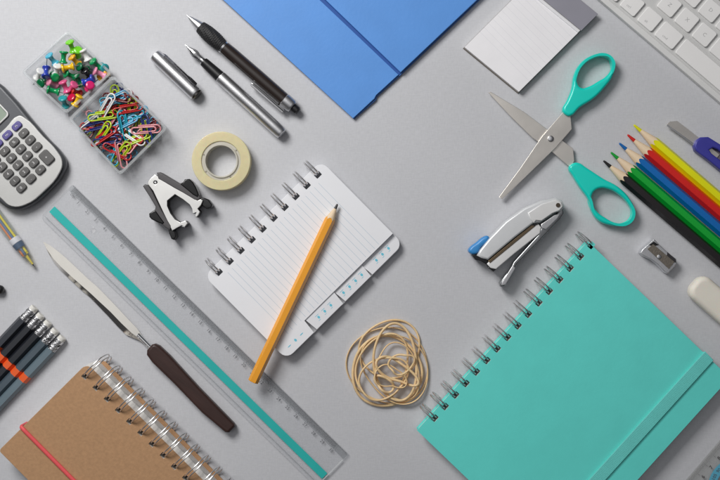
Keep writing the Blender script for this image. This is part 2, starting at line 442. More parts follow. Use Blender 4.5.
link('back_cover', flat([rr(0, -WW - 0.8 * k, LW, 0, 9 * k)] + hl, 0.0010, 0.0022, 0.0003), wp, wn)
steps = [(119 * k, LW, 0.0024, 0.0050), (81 * k, LW, 0.0051, 0.0068), (41 * k, 82 * k, 0.0069, 0.0084)]
link('tab_sheet', flat([tabpage(119 * k, LW)] + hl, 0.0023, 0.0068, 0.0002), wp, wn)
link('tab_sheet', flat([tabpage(81 * k, 120 * k)] + hl, 0.0069, 0.0080, 0.0002), wp, wn)
link('tab_sheet', flat([tabpage(41 * k, 81 * k)] + hl, 0.0081, 0.0090, 0.0002), wp, wn)
link('ruled_page', flat([tabpage(0, 40 * k)] + hl, 0.0091, th, 0.0002), pgm, wn)
cy = mat('cyan_print', (112, 205, 228), 0.6)
bm = bmesh.new()
for (xc, zz, pat) in ((20, th + 0.00005, '- 0 -'), (61, 0.00905, '\u25cf'), (100, 0.00805, ''), (142, 0.00685, '')):
    for i in range(-1, 2) if xc != 100 else (-1.5, -.5, .5, 1.5):
        bx = (xc + i * 8.5) * k; by = -109.5 * k; zq = zz
        w = 1.25 * k if xc != 20 or i == 0 else 2.2 * k; hgt = 1.6 * k if xc != 20 or i == 0 else 0.5 * k
        bm.faces.new([bm.verts.new((bx + w * math.cos(a_ * PI / 6), by + hgt * math.sin(a_ * PI / 6), zq)) for a_ in range(12)])
        for s2 in (-1, 1): quad(bm, bx - 2.4 * k, by + s2 * 2.6 * k - 0.2 * k, bx + (1.0 + s2) * k, by + s2 * 2.6 * k + 0.2 * k, zq) if xc != 20 else None
link('tab_print', bm, cy, wn, smooth=0)
rings(wn, 10, hx[0], 15.4 * k, yc, Rr, 0.00062, 0.0012, tilt=-0.0006)

# ---------------------------------------------------------------- brown notebook
bn = T('kraft_notebook', 'brown kraft card ring notebook closed with a thin red elastic', 'notebook', 86.5, 363.5, 45.2, 0.019)
k = bn.k        # x down-right along the spine, +y up-right (outwards), cover on -y
kr = mat('kraft_card', (187, 146, 108), 0.8, 0, 0.35, 600, 0.08, 420)
LB = 190 * k; WB = 124 * k
Rr = 0.0125; th = 0.0185; yc = 4 * k; zr = 0.0
yh = yc - math.sqrt(Rr**2 - (th - Rr)**2)
hx = [(8 + 15.9 * i) * k for i in range(12)]
hl = holes(hx, yh, 0.0021, 0.0019)
cr = 7 * k
link('back_cover', flat([rr(5 * k, -WB, LB - 4 * k, 9.5 * k, (1 * k, 1 * k, cr, cr))], 0.0008, 0.0020, 0.0002), kr, bn)
link('page_block', flat([rr(1.2 * k, -WB + 1.5 * k, LB - 2 * k, 5.5 * k, cr)] + hl, 0.0021, th - 0.0013, 0.0001), M['pages'], bn)
link('front_cover', flat([rr(0, -WB, LB, 0, (3 * k, 3 * k, cr, cr))] + hl, th - 0.0012, th, 0.0003), kr, bn)
rings(bn, 12, hx[0], 15.9 * k, yc, Rr, 0.00055, 0.0013, tilt=0.0052)
re = mat('red_elastic', (240, 92, 96), 0.55, 0, 0.3, 1500)
bm = tube([(-0.0012, -91 * k, 0.004), (-0.0012, -91 * k, th - 0.0012), (-0.0006, -91 * k, th + 0.0008), (0.004, -91 * k, th + 0.0013), (LB / 2, -91.3 * k, th + 0.0012), (LB - .003, -91 * k, th + 0.0013), (LB + 0.001, -91 * k, th + 0.0006), (LB + 0.0014, -91 * k, 0.002)], 0.0012, seg=10, flatten=1.35)
link('elastic_band', bm, re, bn, smooth=60)

# ---------------------------------------------------------------- ruler
ru = T('ruler', 'long clear plastic ruler with a turquoise stripe and centimetre marks', 'ruler', 72.5, 184, 44.4, 0.0015)
k = ru.k        # x down-right; body on -y
LR = 387.5 * k; WR = 46.5 * k
hole = circ(47 * k - 0 , -18.5 * k, 2.4 * k, 20)
link('blade', flat([rr(0, -WR, LR, 0, (5 * k, 1.5 * k, 1 * k, 2 * k)), hole], 0.0002, 0.0022, 0.0005), M['clear_ruler'], ru)
link('bevelled_edge', flat([rr(1 * k, -7.0 * k, LR - 1.5 * k, -0.4 * k, 0.5 * k)], 0.00222, 0.00226, 0.00001), clear('frosted_grey_edge', (0.90, 0.905, 0.91), 1.45, 0.3, 0.03), ru)
link('bevel_line', flat([rr(3 * k, -42.6 * k, LR - 3 * k, -41.9 * k, 0.2 * k)], 0.00225, 0.0025, 0.00004), clear('bevel_line_plastic', (0.82, 0.83, 0.84), 1.45, 0.1, 0.1), ru)
link('end_highlight', flat([rr(LR - 2.2 * k, -WR + 2 * k, LR - 1.0 * k, -8 * k, 0.2 * k)], 0.00222, 0.00236, 0.00003), clear('painted_end_highlight', (0.97, 0.97, 0.98), rough=0.1, frost=0.5), ru)  # pale frosted strip added as a painted highlight along the ruler's end
link('stripe', flat([rr(3 * k, -36 * k, LR - 3 * k, -28.3 * k, 0.5 * k)], 0.00225, 0.0024, 0.00002), mat('turquoise_print', (40, 186, 180), 0.35), ru)
bm = bmesh.new(); pc = 12.2 * k
for i in range(301):
    ln = 5.6 if i % 10 == 0 else (5.0 if i % 5 == 0 else 4.2)
    x = 5 * k + pc * i / 10
    quad(bm, x - 0.00012, -(0.8 + ln) * k, x + 0.00012, -0.8 * k, 0.00229)
quad(bm, 2 * k, -0.9 * k, LR - 3 * k, -0.55 * k, 0.00227)
for i in range(1, 31): text(bm, str(i), 4.6 * k, 5 * k + pc * i, -9.4 * k, 0.00226)
text(bm, 'cm', 4.6 * k, 8.5 * k, -8.6 * k + 0.0006, 0.00226)

link('scale_marks', bm, M['ink'], ru, smooth=0)

# ---------------------------------------------------------------- hex pencils
def hexr(a_flat):
    def f(th_):
        q = (th_ % (PI / 3)) - PI / 6
        return a_flat / math.cos(q)
    return f
def pencil_parts(root, L_, a, cone, lead, zc, body, wood, leadm, n=48):
    """tip at x=0, axis along +x, flats a from the axis; cone/lead lengths"""
    hr = hexr(a); slope = a / cone
    bm = bmesh.new()
    def ring(fx, fr): return [bm.verts.new((fx(t_), fr(t_) * math.cos(t_), zc + fr(t_) * math.sin(t_))) for t_ in (2 * PI * i / n for i in range(n))]
    def skin(a_, b_): [bm.faces.new((a_[i], a_[(i + 1) % n], b_[(i + 1) % n], b_[i])) for i in range(n)]
    def rim(s=0.0): return ring(lambda t_: hr(t_) / slope + s, lambda t_: hr(t_))
    A = rim(); Bq = ring(lambda t_: L_ - 0.0003, hr); Cq = ring(lambda t_: L_, lambda t_: hr(t_) * 0.95); skin(A, Bq); skin(Bq, Cq); bm.faces.new(Cq)
    link('barrel', bm, body, root, smooth=25)
    bm = bmesh.new()
    A = ring(lambda t_: lead, lambda t_: lead * slope); Bq = ring(lambda t_: hr(t_) / slope - 0.00005, lambda t_: hr(t_) * 0.995); skin(A, Bq); bm.faces.new(A)
    link('sharpened_wood', bm, wood, root, smooth=60)
    lathe([(0, 0.0004), (0.0004, 0.0007), (0.0012, 0.0009), (lead + 0.0002, lead * slope + 0.00006)], 16, 0, zc, bm := bmesh.new())
    link('lead', bm, leadm, root)
wood = mat('cedar_wood', (236, 212, 180), 0.7, 0, 0.3, 900, 0.08, 200, stretch=(0.15, 1, 1))
graph = mat('graphite', (58, 56, 58), 0.4, 0.3)
op = T('pencil', 'sharpened yellow orange pencil lying across the white notebook', 'pencil', 337.5, 204, 115.4, 0.0138)
opm = mat('orange_lacquer', (246, 166, 26), 0.28, 0, 0.05, 900, 0.03, coat=0.4)
pencil_parts(op, 197 * op.k, 4.6 * op.k, 15.5 * op.k, 5.2 * op.k, 0.0102 + 4.6 * op.k, opm, wood, graph)
# coloured pencils
cols = [('yellow', (634.6, 124.4), (240, 238, 0), 'yellow coloured pencil at the upper end of the row'),
        ('red', (628.3, 134.3), (220, 30, 22), 'red coloured pencil between the yellow and the blue one'),
        ('blue', (620.0, 142.8), (0, 106, 186), 'blue coloured pencil between the red and the green one'),
        ('green', (611.6, 152.0), (0, 170, 52), 'green coloured pencil between the blue and the black one'),
        ('black', (604.2, 160.4), (30, 26, 28), 'black coloured pencil at the lower end of the row above the sharpener')]
for nm, (px, py), c, lb in cols:
    p = T('coloured_pencil', lb, 'coloured pencil', px, py, 40.6, 0.007, group='coloured pencils lying side by side')
    pencil_parts(p, 214 * p.k, 5.0 * p.k, 25 * p.k, 9.0 * p.k, 5.0 * p.k + 0.0002,
                 mat(nm + '_lacquer', c, 0.4, 0, 0.08, 700, 0.03, coat=0.08), wood, mat(nm + '_core', tuple(min(255, int(v * 0.95)) for v in c), 0.55))
# eraser tipped pencils
ora = mat('orange_band_paint', (242, 98, 40), 0.4)
erm = mat('white_eraser_tip', (226, 224, 218), 0.8, 0, 0.3, 900)
fer = mat('crimped_ferrule', (228, 228, 230), 0.3, 1.0, 0.6, 2500, 0.25, 1600)
ends = [((34.2, 307.4), (48, 52, 60), 'dark slate pencil with white eraser, topmost of the five striped pencils', 1),
        ((40.8, 315.0), (34, 37, 44), 'near black pencil with white eraser, second from the top of the striped five', 1),
        ((48.4, 322.2), (30, 33, 40), 'black pencil with white eraser in the middle of the striped five', 1),
        ((55.4, 330.2), (74, 88, 98), 'grey blue pencil with white eraser, next to the lowest of the striped five', 1),
        ((62.4, 337.4), (104, 122, 132), 'light blue grey pencil with white eraser, lowest of the five striped pencils', 1)]
bpos = [52, 55, 55, 54, 52]
for i, ((px, py), c, lb, _) in enumerate(ends):
    p = T('eraser_pencil', lb, 'pencil', px, py, 133.4, 0.006, group='five eraser tipped pencils at the left edge')
    k = p.k; a = 4.55 * k; zc = a + 0.0001; hr = hexr(a)
    body = mat('slate_lacquer', c, 0.35, 0, 0.05, 900, 0.05, coat=0.2)
    bm = lathe([(0, 3.6 * k), (0.5 * k, 4.1 * k), (3.8 * k, 4.2 * k)], 24, 0, zc); link('eraser', bm, erm, p)
    pr = []
    for j in range(19):
        x = 3.7 * k + j * 0.75 * k; pr.append((x, (4.55 + (0.16 if j % 3 == 1 and (j < 6 or j > 12) else 0)) * k))
    ro = link('ferrule', lathe(pr, 32, 0, zc), fer, p)
    b2 = bmesh.new()
    for q in range(26):      # crimp pattern of the metal sleeve
        aa = R(rnd.uniform(25, 155)); xx = (4.5 + rnd.uniform(0.5, 12)) * k; rad = 4.62 * k
        pts = [(xx + d * k, rad * math.cos(aa + d * 0.13), zc + rad * math.sin(aa + d * 0.13)) for d in (-1.2, -.6, 0, .6, 1.2)]
        tube(pts, 0.00018, seg=5, bm=b2)
    link('crimps', b2, M['black'], ro)
    bl = bpos[i] * k
    for (x0, x1, m_) in ((17 * k, bl, body), (bl, bl + 7.5 * k, ora), (bl + 7.5 * k, 205 * k, body)):
        bm = lathe([(x0, 1), (x1, 1)], 48, 0, zc, rad=hexr(a)); link('barrel' if m_ is body else 'painted_band', bm, m_, p, smooth=25)

# ---------------------------------------------------------------- pens
pc_ = T('pen_cap', 'brushed metal pen cap with a dark clip beside the fountain pen', 'pen cap', 153.5, 53.5, 43.6, 0.010)
k = pc_.k; r_ = 7.0 * k
link('shell', lathe([(0, r_ * .55), (0.6 * k, r_ * .86), (2.2 * k, r_ * .96), (8 * k, r_), (54 * k, r_ * 1.02), (57.0 * k, r_ * 1.02), (57.8 * k, r_ * .94)], 48, 0, r_), M['steel'], pc_)
link('end_collar', lathe([(57.4 * k, r_ * .93), (59.6 * k, r_ * .9), (60.3 * k, r_ * .8)], 40, 0, r_), mat('dark_steel', (110, 108, 106), 0.3, 1.0), pc_)
dk = mat('gunmetal_clip', (140, 140, 144), 0.3, 1.0)
bm = flat([[(7 * k, 0), (10 * k, -1.6 * k), (40 * k, -1.5 * k), (44 * k, -2.6 * k), (52 * k, -2.4 * k), (53 * k, 0), (52 * k, 2.4 * k), (44 * k, 2.6 * k), (40 * k, 1.5 * k), (10 * k, 1.6 * k)]], 0, 0.0012, 0.0003)
bmesh.ops.transform(bm, matrix=Matrix.Translation((0, r_ * 0.86, r_ * 1.78)) @ Matrix.Rotation(R(-48), 4, 'X'), verts=bm.verts)
link('clip', bm, dk, pc_)

fp = T('fountain_pen', 'silver fountain pen with a bare nib and black grip section', 'pen', 184.2, 43.6, 42.6, 0.009)
k = fp.k; r_ = 6.6 * k
link('barrel', lathe([(48 * k, r_ * .9), (49 * k, r_ * .99), (70 * k, r_), (120 * k, r_ * .99), (130 * k, r_ * .96), (132.4 * k, r_ * .88), (133.2 * k, r_ * .6)], 48, 0, r_), M['steel'], fp)
link('section', lathe([(25 * k, r_ * .55), (25.6 * k, r_ * .7), (28 * k, r_ * .74), (44 * k, r_ * .86), (48.4 * k, r_ * .9)], 40, 0, r_), M['black'], fp)
link('ring', lathe([(23.6 * k, r_ * .42), (24 * k, r_ * .52), (25.4 * k, r_ * .52)], 32, 0, r_), M['chrome'], fp)
bm = bmesh.new(); NS = 9; prev = None     # curved nib plate
for x, w in ((0, .25), (3, .9), (7, 2.3), (11, 3.7), (14, 4.3), (16.5, 3.7), (19, 2.8), (22, 2.9), (24.5, 3.1)):
    ring = []
    for j in range(NS):
        a = R(20 + 140 * j / (NS - 1)); ring.append(bm.verts.new((x * k, w * k * math.cos(a), r_ * 0.9 + (w * 0.65) * k * math.sin(a) + x * 0.06 * k)))
    if prev: [bm.faces.new((prev[j], prev[j + 1], ring[j + 1], ring[j])) for j in range(NS - 1)]
    prev = ring
bmesh.ops.solidify(bm, geom=bm.faces, thickness=0.00025)
nb = link('nib', bm, M['chrome'], fp)
b2 = bmesh.new(); box(b2, 3 * k, -0.1 * k, r_ * .9 + 0.9 * k, 12 * k, 0.1 * k, r_ * .9 + 3.05 * k); link('nib_slit', b2, M['black'], nb)
link('feed', lathe([(5 * k, 0.4 * k), (9 * k, 1.6 * k), (24 * k, 2.3 * k)], 20, -0.4 * k, r_ * .8), M['black'], fp)

bp = T('ballpoint_pen', 'black click ballpoint pen with a textured rubber grip and silver clip', 'pen', 186.0, 14.0, 40.9, 0.010)
k = bp.k; r_ = 7.4 * k
link('tip_cone', lathe([(0, 0.5 * k), (3 * k, 0.9 * k), (3.4 * k, 1.6 * k), (12 * k, 4.2 * k), (18.5 * k, 5.6 * k)], 40, 0, r_), M['steel'], bp)
pr = []
for j in range(61):
    x = 18 + 30 * j / 60; r0 = 6.0 + 1.9 * math.sin(PI * min(1, max(0, (x - 16) / 34))) ** 1.0
    pr.append((x * k, (r0 - (0.18 if (j % 4) < 2 else 0)) * k))
gb = lathe([(x, r__ * 1.0) for x, r__ in pr], 48, 0, r_)
for v in gb.verts:      # moulded knobs
    yy, zz = v.co.y, v.co.z - r_; a_ = math.atan2(zz, yy); rad_ = math.hypot(yy, zz)
    if 20 * k < v.co.x < 46 * k:
        f = 1 + 0.045 * math.sin(a_ * 12 + v.co.x / k * 0.9) * math.sin(v.co.x / k * 1.4); v.co.y = yy * f; v.co.z = zz * f + r_
link('rubber_grip', gb, M['rubber'], bp)
link('trim_ring', lathe([(48 * k, 6.1 * k), (48.3 * k, 6.8 * k), (50.2 * k, 6.8 * k), (50.5 * k, 6.3 * k)], 40, 0, r_), M['chrome'], bp)
link('barrel', lathe([(50.4 * k, 6.5 * k), (60 * k, 6.9 * k), (100 * k, 7.0 * k), (130 * k, 6.6 * k)], 48, 0, r_), mat('brown_black_barrel', (44, 36, 33), 0.25, 0, coat=0.5), bp)
link('end_cap', lathe([(129.5 * k, 6.7 * k), (130 * k, 7.3 * k), (139 * k, 7.0 * k), (141 * k, 6.0 * k)], 40, 0, r_), M['steel'], bp)
link('push_button', lathe([(141 * k, 4.0 * k), (142 * k, 4.4 * k), (147 * k, 4.2 * k), (148 * k, 3.2 * k)], 32, 0, r_), M['black'], bp)
bm = flat([[(94 * k, -1.8 * k), (97 * k, -2.4 * k), (136 * k, -2.2 * k), (138 * k, 0), (136 * k, 2.2 * k), (97 * k, 2.0 * k), (94 * k, 1.2 * k)]], 0, 0.0013, 0.0004)
box(bm, 128 * k, -2 * k, -0.002, 136 * k, 2 * k, 0.0003)
bmesh.ops.transform(bm, matrix=Matrix.Translation((0, -9.2 * k, r_ * 1.15)) @ Matrix.Rotation(R(42), 4, 'X'), verts=bm.verts)
link('clip', bm, M['chrome'], bp)

# multi colour pen at the left edge
mc = T('multicolour_pen', 'clear barrelled pen showing coloured refills, cropped by the left edge', 'pen', 33.6, 267, 233.5, 0.008)
k = mc.k; r_ = 6.2 * k
link('metal_point', lathe([(0, 0.4 * k), (2 * k, 0.8 * k), (3.2 * k, 1.6 * k)], 20, 0, r_), M['chrome'], mc)
link('nose_cone', lathe([(3 * k, 1.5 * k), (5 * k, 2.2 * k), (17 * k, 4.4 * k)], 32, 0, r_), clear('tinted_clear_plastic', (0.93, 0.92, 0.86), 1.45, 0.1, 0.12), mc)
link('refill', lathe([(3.4 * k, 0.9 * k), (15 * k, 1.6 * k), (17 * k, 1.7 * k)], 16, 0, r_), mat('yellow_refill', (232, 214, 40), 0.4), mc)
for (y_, z_, c, nm) in ((-2.4, .7, (236, 216, 40), 'yellow'), (-0.2, 2.4, (74, 104, 150), 'blue'), (2.2, 1.1, (228, 128, 52), 'orange'), (1.0, -1.6, (60, 150, 96), 'green')):
    link('refill', lathe([(15 * k, 1.3 * k), (95 * k, 1.3 * k)], 12, y_ * k, r_ + z_ * k), mat(nm + '_refill', c, 0.4), mc, label=nm + ' refill tube')
link('collar', lathe([(29.5 * k, 5.6 * k), (29.9 * k, 5.75 * k), (35 * k, 5.85 * k), (35.4 * k, 5.6 * k)], 32, 0, r_), mat('pale_collar', (214, 216, 222), 0.35), mc)
link('lower_collar', lathe([(23.5 * k, 5.1 * k), (23.8 * k, 5.25 * k), (29 * k, 5.7 * k), (29.3 * k, 5.5 * k)], 32, 0, r_), mat('grey_blue_collar', (88, 104, 126), 0.35), mc)
link('barrel', lathe([(17 * k, 4.5 * k), (29 * k, 5.5 * k), (45 * k, 6.1 * k), (150 * k, 6.2 * k), (152 * k, 4 * k)], 40, 0, r_), clear('clear_barrel', (0.93, 0.95, 0.93), 1.45, 0.1, 0.12), mc)
de = T('black_pen', 'rounded dark end of a pen just peeking in below the multicoloured pen', 'pen', 3.2, 290.5, 190, 0.006)
k = de.k
link('barrel', lathe([(0, 1.6 * k), (0.8 * k, 3.2 * k), (2.5 * k, 4.3 * k), (6 * k, 4.8 * k), (150 * k, 5 * k), (152 * k, 3 * k)], 32, 0, 5 * k), M['black'], de)
link('clip', flat([rr(4 * k, -1.4 * k, 45 * k, 1.4 * k, 1.2 * k)], 9.9 * k, 11.2 * k, 0.0004), M['steel'], de)

# ---------------------------------------------------------------- letter opener
lo = T('letter_opener', 'steel letter opener with a dark brown wooden handle beside the ruler', 'letter opener', 146, 343, 41.5, 0.006)
z_ = lambda pts: lo.poly(pts, 0, 340, 1 / 3)
bl = mat('opener_steel', (246, 242, 234), 0.12, 1.0, 0.0, 800, 0.03)
up = [(42.3, 241.3), (50.8, 245), (60, 251), (67.5, 257), (78, 267), (88.3, 277), (97, 284.5), (105, 292.5), (118, 306.5), (130, 319.6), (137.5, 327.5), (143, 337), (150, 345)]
md = [(42.3, 241.8), (46.0, 249.0), (53, 259), (60.5, 267), (70, 275.8), (84.2, 288.3), (90.5, 293.8), (96.5, 299.5), (110, 312), (121, 323.5), (131, 333), (139.5, 339.2), (148.5, 346.2)]
up = [(u[0] * .8 + m_[0] * .2, u[1] * .8 + m_[1] * .2) for u, m_ in zip(up, md)]
dn = [(42.3, 242.2), (45.6, 249.8), (51.6, 260.6), (58.4, 269.6), (68, 279), (80.6, 290.8), (87, 296), (94, 303), (106, 315.5), (117, 327.5), (125.5, 335.6), (137, 339.8), (148, 347)]
bm = bmesh.new(); rows_ = []
for i in range(len(up)):
    h0 = 0.0036; e = 0.0007 if 0 < i < 11 else 0.0003; dz = 0.0005 if i < 3 or i > 10 else 0.0017
    q = []
    for p, zz in ((up[i], h0), (md[i], h0 + e), (dn[i], h0 - dz), (dn[i], h0 - dz - 0.0004), (up[i], h0 - 0.0007)):
        x, y = lo.P(*p); q.append(bm.verts.new((x, y, zz)))
    rows_.append(q)
for a_, b_ in zip(rows_, rows_[1:]):
    for j in range(5): bm.faces.new((a_[j], a_[(j + 1) % 5], b_[(j + 1) % 5], b_[j]))
bm.faces.new(rows_[0]); bm.faces.new(rows_[-1][::-1])
ob_ = link('blade', bm, bl, lo, smooth=14)
if ob_.modifiers: ob_.modifiers.remove(ob_.modifiers[0])
x0, y0 = lo.P(139, 336.5); x1, y1 = lo.P(152, 349.5)
link('neck', tube([(x0 - .002, y0, 0.0036), ((x0 + x1) / 2, (y0 + y1) / 2, 0.0045), (x1, y1, 0.005)], 0.0017, seg=12, flatten=1.0), M['chrome'], lo)
hm = mat('dark_walnut_handle', (62, 42, 38), 0.42, 0, 0.35, 500, 0.2, 150, stretch=(0.2, 1, 1), spec=0.4)
bm = flat([lo.poly([(178, 153), (190, 150), (205, 157), (240, 190), (340, 300), (461, 424), (463, 434), (443, 454), (430, 453), (350, 386), (255, 287), (180, 214), (161, 188), (162, 172)], 100, 300, .2918)], 0.0002, 0.0088, 0.0024, bres=4)
link('handle', bm, hm, lo, smooth=70)

# ---------------------------------------------------------------- tape roll
def alpha(m, v): m.node_tree.nodes['Principled BSDF'].inputs['Alpha'].default_value = v; return m
tp = T('tape_roll', 'roll of yellowish clear adhesive tape on its side', 'tape', 221.3, 161, 0, 0.010)
k = tp.k
ta = mat('yellowed_tape', (242, 230, 184), 0.3, 0, 0.15, 500, 0.03, 300, coat=0.3, sub=0.3)
def ring_bm(ri, ro, z0, z1, b=0.0004, n_=96): return flat([circ(0, 0, ro, n_), circ(0, 0, ri, n_)], z0, z1, b)
alpha(ta, 0.78)
link('tape', ring_bm(19.6 * k, 29.3 * k, 0.0002, 0.0122, 0.0005), ta, tp, smooth=40)
tc_ = mat('white_core', (226, 222, 208), 0.4, 0, 0.05, 900); alpha(tc_, 0.72)
cb = ring_bm(15.3 * k, 17.0 * k, 0.0002, 0.0124, 0.0003)
co = link('core', cb, tc_, tp, smooth=40)
link('core_flange', ring_bm(16.9 * k, 19.65 * k, 0.004, 0.0112, 0.0003), tc_, tp, smooth=40)
b2 = bmesh.new()
for a in (35, 160, 215, 300):
    a = R(a); lx, ly = 18.4 * k * math.cos(a), 18.4 * k * math.sin(a)
    lathe([(0.0112, 0.9 * k), (0.0115, 0.8 * k)], 12, 0, 0, bm=b2, mtx=Matrix.Translation((lx, ly, 0)) @ Matrix.Rotation(-PI / 2, 4, 'Y'))
link('core_dimples', b2, mat('dimple_grey', (150, 144, 130), 0.6), tp)

# ---------------------------------------------------------------- staple remover
sr = T('staple_remover', 'chrome jawed staple remover with black plastic grips', 'staple remover', 165, 200, 0, 0.012)
q = lambda pts, h=0.012: sr.poly(pts, 140, 165, 1 / 6, h)
jaw = q([(48, 112), (60, 88), (92, 58), (108, 66), (130, 90), (210, 138), (300, 186), (345, 214), (366, 206), (380, 212), (368, 240), (348, 262), (362, 280), (352, 300), (340, 314), (333, 306), (340, 284), (318, 292), (314, 262), (300, 238), (260, 206), (212, 176), (166, 214), (166, 246), (185, 290), (212, 326), (244, 346), (276, 334), (288, 348), (270, 372), (252, 362), (222, 378), (196, 394), (186, 374), (132, 262), (82, 156)])
jm = mat('bright_nickel', (244, 243, 240), 0.3, 1.0, var=0.02)
link('jaw_plate', flat([jaw, [(x, y) for x, y in circ(*q([(95, 105)])[0], 2.0 * sr.k, 14)]], 0.0132, 0.0142, 0.0003), jm, sr)
link('inner_jaw', flat([jaw], 0.0012, 0.0128, 0.0003), mat('blackened_jaw', (40, 38, 38), 0.35, 0.6), sr)
rx, ry = q([(95, 105)])[0]
link('hinge_pin', lathe([(0.0015, 1.7 * sr.k), (0.0136, 1.7 * sr.k), (0.0146, 0.9 * sr.k)], 20, 0, 0, mtx=Matrix.Translation((rx, ry, 0)) @ Matrix.Rotation(-PI / 2, 4, 'Y')), M['steel'], sr)
g1 = q([(103, 46), (126, 44), (180, 76), (240, 112), (262, 104), (272, 90), (300, 88), (318, 104), (332, 134), (350, 172), (366, 198), (352, 214), (330, 210), (240, 156), (112, 84)])
g2 = q([(20, 128), (32, 116), (54, 120), (78, 160), (130, 266), (190, 366), (184, 392), (160, 378), (128, 352), (80, 330), (62, 312), (58, 292), (92, 270), (96, 250), (60, 190)])
gm = mat('soft_grey_black_grip', (84, 82, 84), 0.5, 0, 0.25, 1200)
link('grip', flat([g1], 0.0008, 0.0146, 0.0010), gm, sr, smooth=60)
link('grip', flat([g2], 0.0008, 0.0146, 0.0010), gm, sr, smooth=60)
w1 = q([(262, 104), (272, 86), (300, 84), (322, 104), (340, 136), (356, 176), (350, 196), (320, 180), (288, 152), (258, 128), (244, 116)])
w2 = q([(58, 292), (92, 268), (104, 282), (124, 310), (150, 346), (140, 356), (110, 346), (72, 326), (60, 312)])
for w in (w1, w2): link('thumb_rest', flat([w], 0.0025, 0.0152, 0.0010), mat('gloss_black', (18, 18, 19), 0.22, 0), sr, smooth=60)
c1 = q([(352, 196), (384, 196), (412, 208), (434, 238), (428, 258), (398, 264), (376, 246), (356, 222)])
c2 = q([(168, 372), (196, 384), (212, 400), (218, 430), (204, 450), (188, 444), (174, 410)])
for c in (c1, c2): link('claw_guard', flat([c], 0.0012, 0.0125, 0.0010), M['black'], sr, smooth=60)
for pts in ([(348, 262), (362, 280), (340, 314), (328, 296)], [(244, 350), (288, 348), (268, 374), (236, 366)]):
    link('tooth', flat([q(pts, 0.008)], 0.0070, 0.0082, 0.0002), M['chrome'], sr)

# ---------------------------------------------------------------- scissors
sc = T('scissors', 'open scissors with turquoise plastic handles and grey steel blades', 'scissors', 550.4, 139, 0, 0.005)
q = lambda pts, h=0.005: sc.poly(pts, 470, 40, 0.41667, h)
bB = [(44, 125), (51, 124), (90, 148), (130, 172), (190, 217), (248, 260), (251, 290), (242, 306), (190, 262), (150, 234), (95, 180)]
bA = [(69, 377), (120, 308), (172, 232), (222, 174), (241, 183), (244, 214), (206, 258), (130, 332), (77, 382)]
def blade(pts, z0, z1, edge):
    bm = flat([q(pts)], z0, z1, 0.0003); link('blade', bm, M['satin'], sc)
blade(bB, 0.0028, 0.0042, 0); blade(bA, 0.0045, 0.0059, 0)
px, py = q([(193, 237)])[0]
link('pivot_screw', lathe([(0.0020, 3.2 * sc.k), (0.0062, 3.3 * sc.k), (0.0072, 2.7 * sc.k), (0.0076, 1.2 * sc.k)], 24, 0, 0, mtx=Matrix.Translation((px, py, 0)) @ Matrix.Rotation(-PI / 2, 4, 'Y')), M['chrome'], sc)
hp = mat('turquoise_handle_plastic', (12, 222, 204), 0.3, 0, 0.04, 900, 0.02, coat=0.2)
h1o = [(221, 170), (232, 146), (243, 118), (249, 84), (264, 56), (290, 37), (318, 31), (339, 38), (348, 58), (344, 84), (322, 116), (296, 142), (262, 164), (240, 184), (230, 182)]
h1i = [(260, 100), (262, 82), (276, 60), (298, 46), (320, 42), (335, 52), (337, 66), (327, 84), (306, 98), (284, 110), (268, 112)]
h2o = [(236, 306), (244, 296), (258, 293), (280, 306), (320, 332), (356, 352), (386, 384), (397, 412), (391, 434), (368, 447), (338, 446), (308, 434), (292, 412), (284, 384), (262, 352), (246, 326)]
h2i = [(296, 392), (296, 372), (308, 360), (332, 360), (358, 374), (380, 398), (386, 418), (376, 434), (352, 437), (324, 424), (306, 410)]
def grow(pts, f):
    cx = sum(p[0] for p in pts) / len(pts); cy = sum(p[1] for p in pts) / len(pts)
    return [(cx + (x - cx) * f, cy + (y - cy) * f) for x, y in pts]
h1i = grow(h1i, 1.08); h2i = grow(h2i, 1.06); h1o = grow(h1o, 0.985); h2o = grow(h2o, 0.985)
link('handle', flat([q(h1o, 0.007), q(h1i, 0.007)], 0.0008, 0.0096, 0.0022, smooth=True, bres=4), hp, sc, smooth=70)
link('handle', flat([q(h2o, 0.007), q(h2i, 0.007)], 0.0008, 0.0090, 0.0022, smooth=True, bres=4), hp, sc, smooth=70)

# ---------------------------------------------------------------- stapler
st = T('stapler', 'small silver stapler with a blue nose lying on its side', 'stapler', 515, 235, 0, 0.016)
q = lambda pts, h=0.016: st.poly(pts, 460, 170, 0.2708, h)
sp = mat('silver_plastic', (224, 226, 228), 0.32, 0.2, 0.08, 1200, 0.03)
sp2 = mat('pale_silver_panel', (232, 232, 232), 0.38, 0.15, 0.08, 1200, 0.03)
link('top_cover', flat([q([(62, 316), (74, 294), (110, 250), (168, 190), (238, 140), (300, 113), (352, 102), (378, 112), (386, 134), (374, 152), (350, 158), (296, 194), (272, 196), (200, 252), (104, 332), (80, 326)])], 0.0020, 0.0165, 0.0018), sp, st, smooth=60)
link('side_panel', flat([q([(250, 158), (300, 126), (352, 110), (372, 118), (378, 136), (366, 150), (340, 160), (300, 188), (280, 186), (272, 196), (258, 182)])], 0.0160, 0.0175, 0.0007), sp2, st, smooth=60)
x_, y_ = q([(361, 130)])[0]
link('hinge_pin', lathe([(0.0171, 2.4 * st.k), (0.0181, 2.1 * st.k)], 24, 0, 0, mtx=Matrix.Translation((x_, y_, 0)) @ Matrix.Rotation(-PI / 2, 4, 'Y')), mat('brown_pin', (88, 78, 66), 0.4, 0.5), st)
link('magazine', flat([q([(100, 346), (130, 320), (200, 262), (262, 214), (292, 200), (302, 212), (298, 234), (200, 312), (134, 368), (110, 362)])], 0.0025, 0.0140, 0.0010), sp2, st, smooth=60)
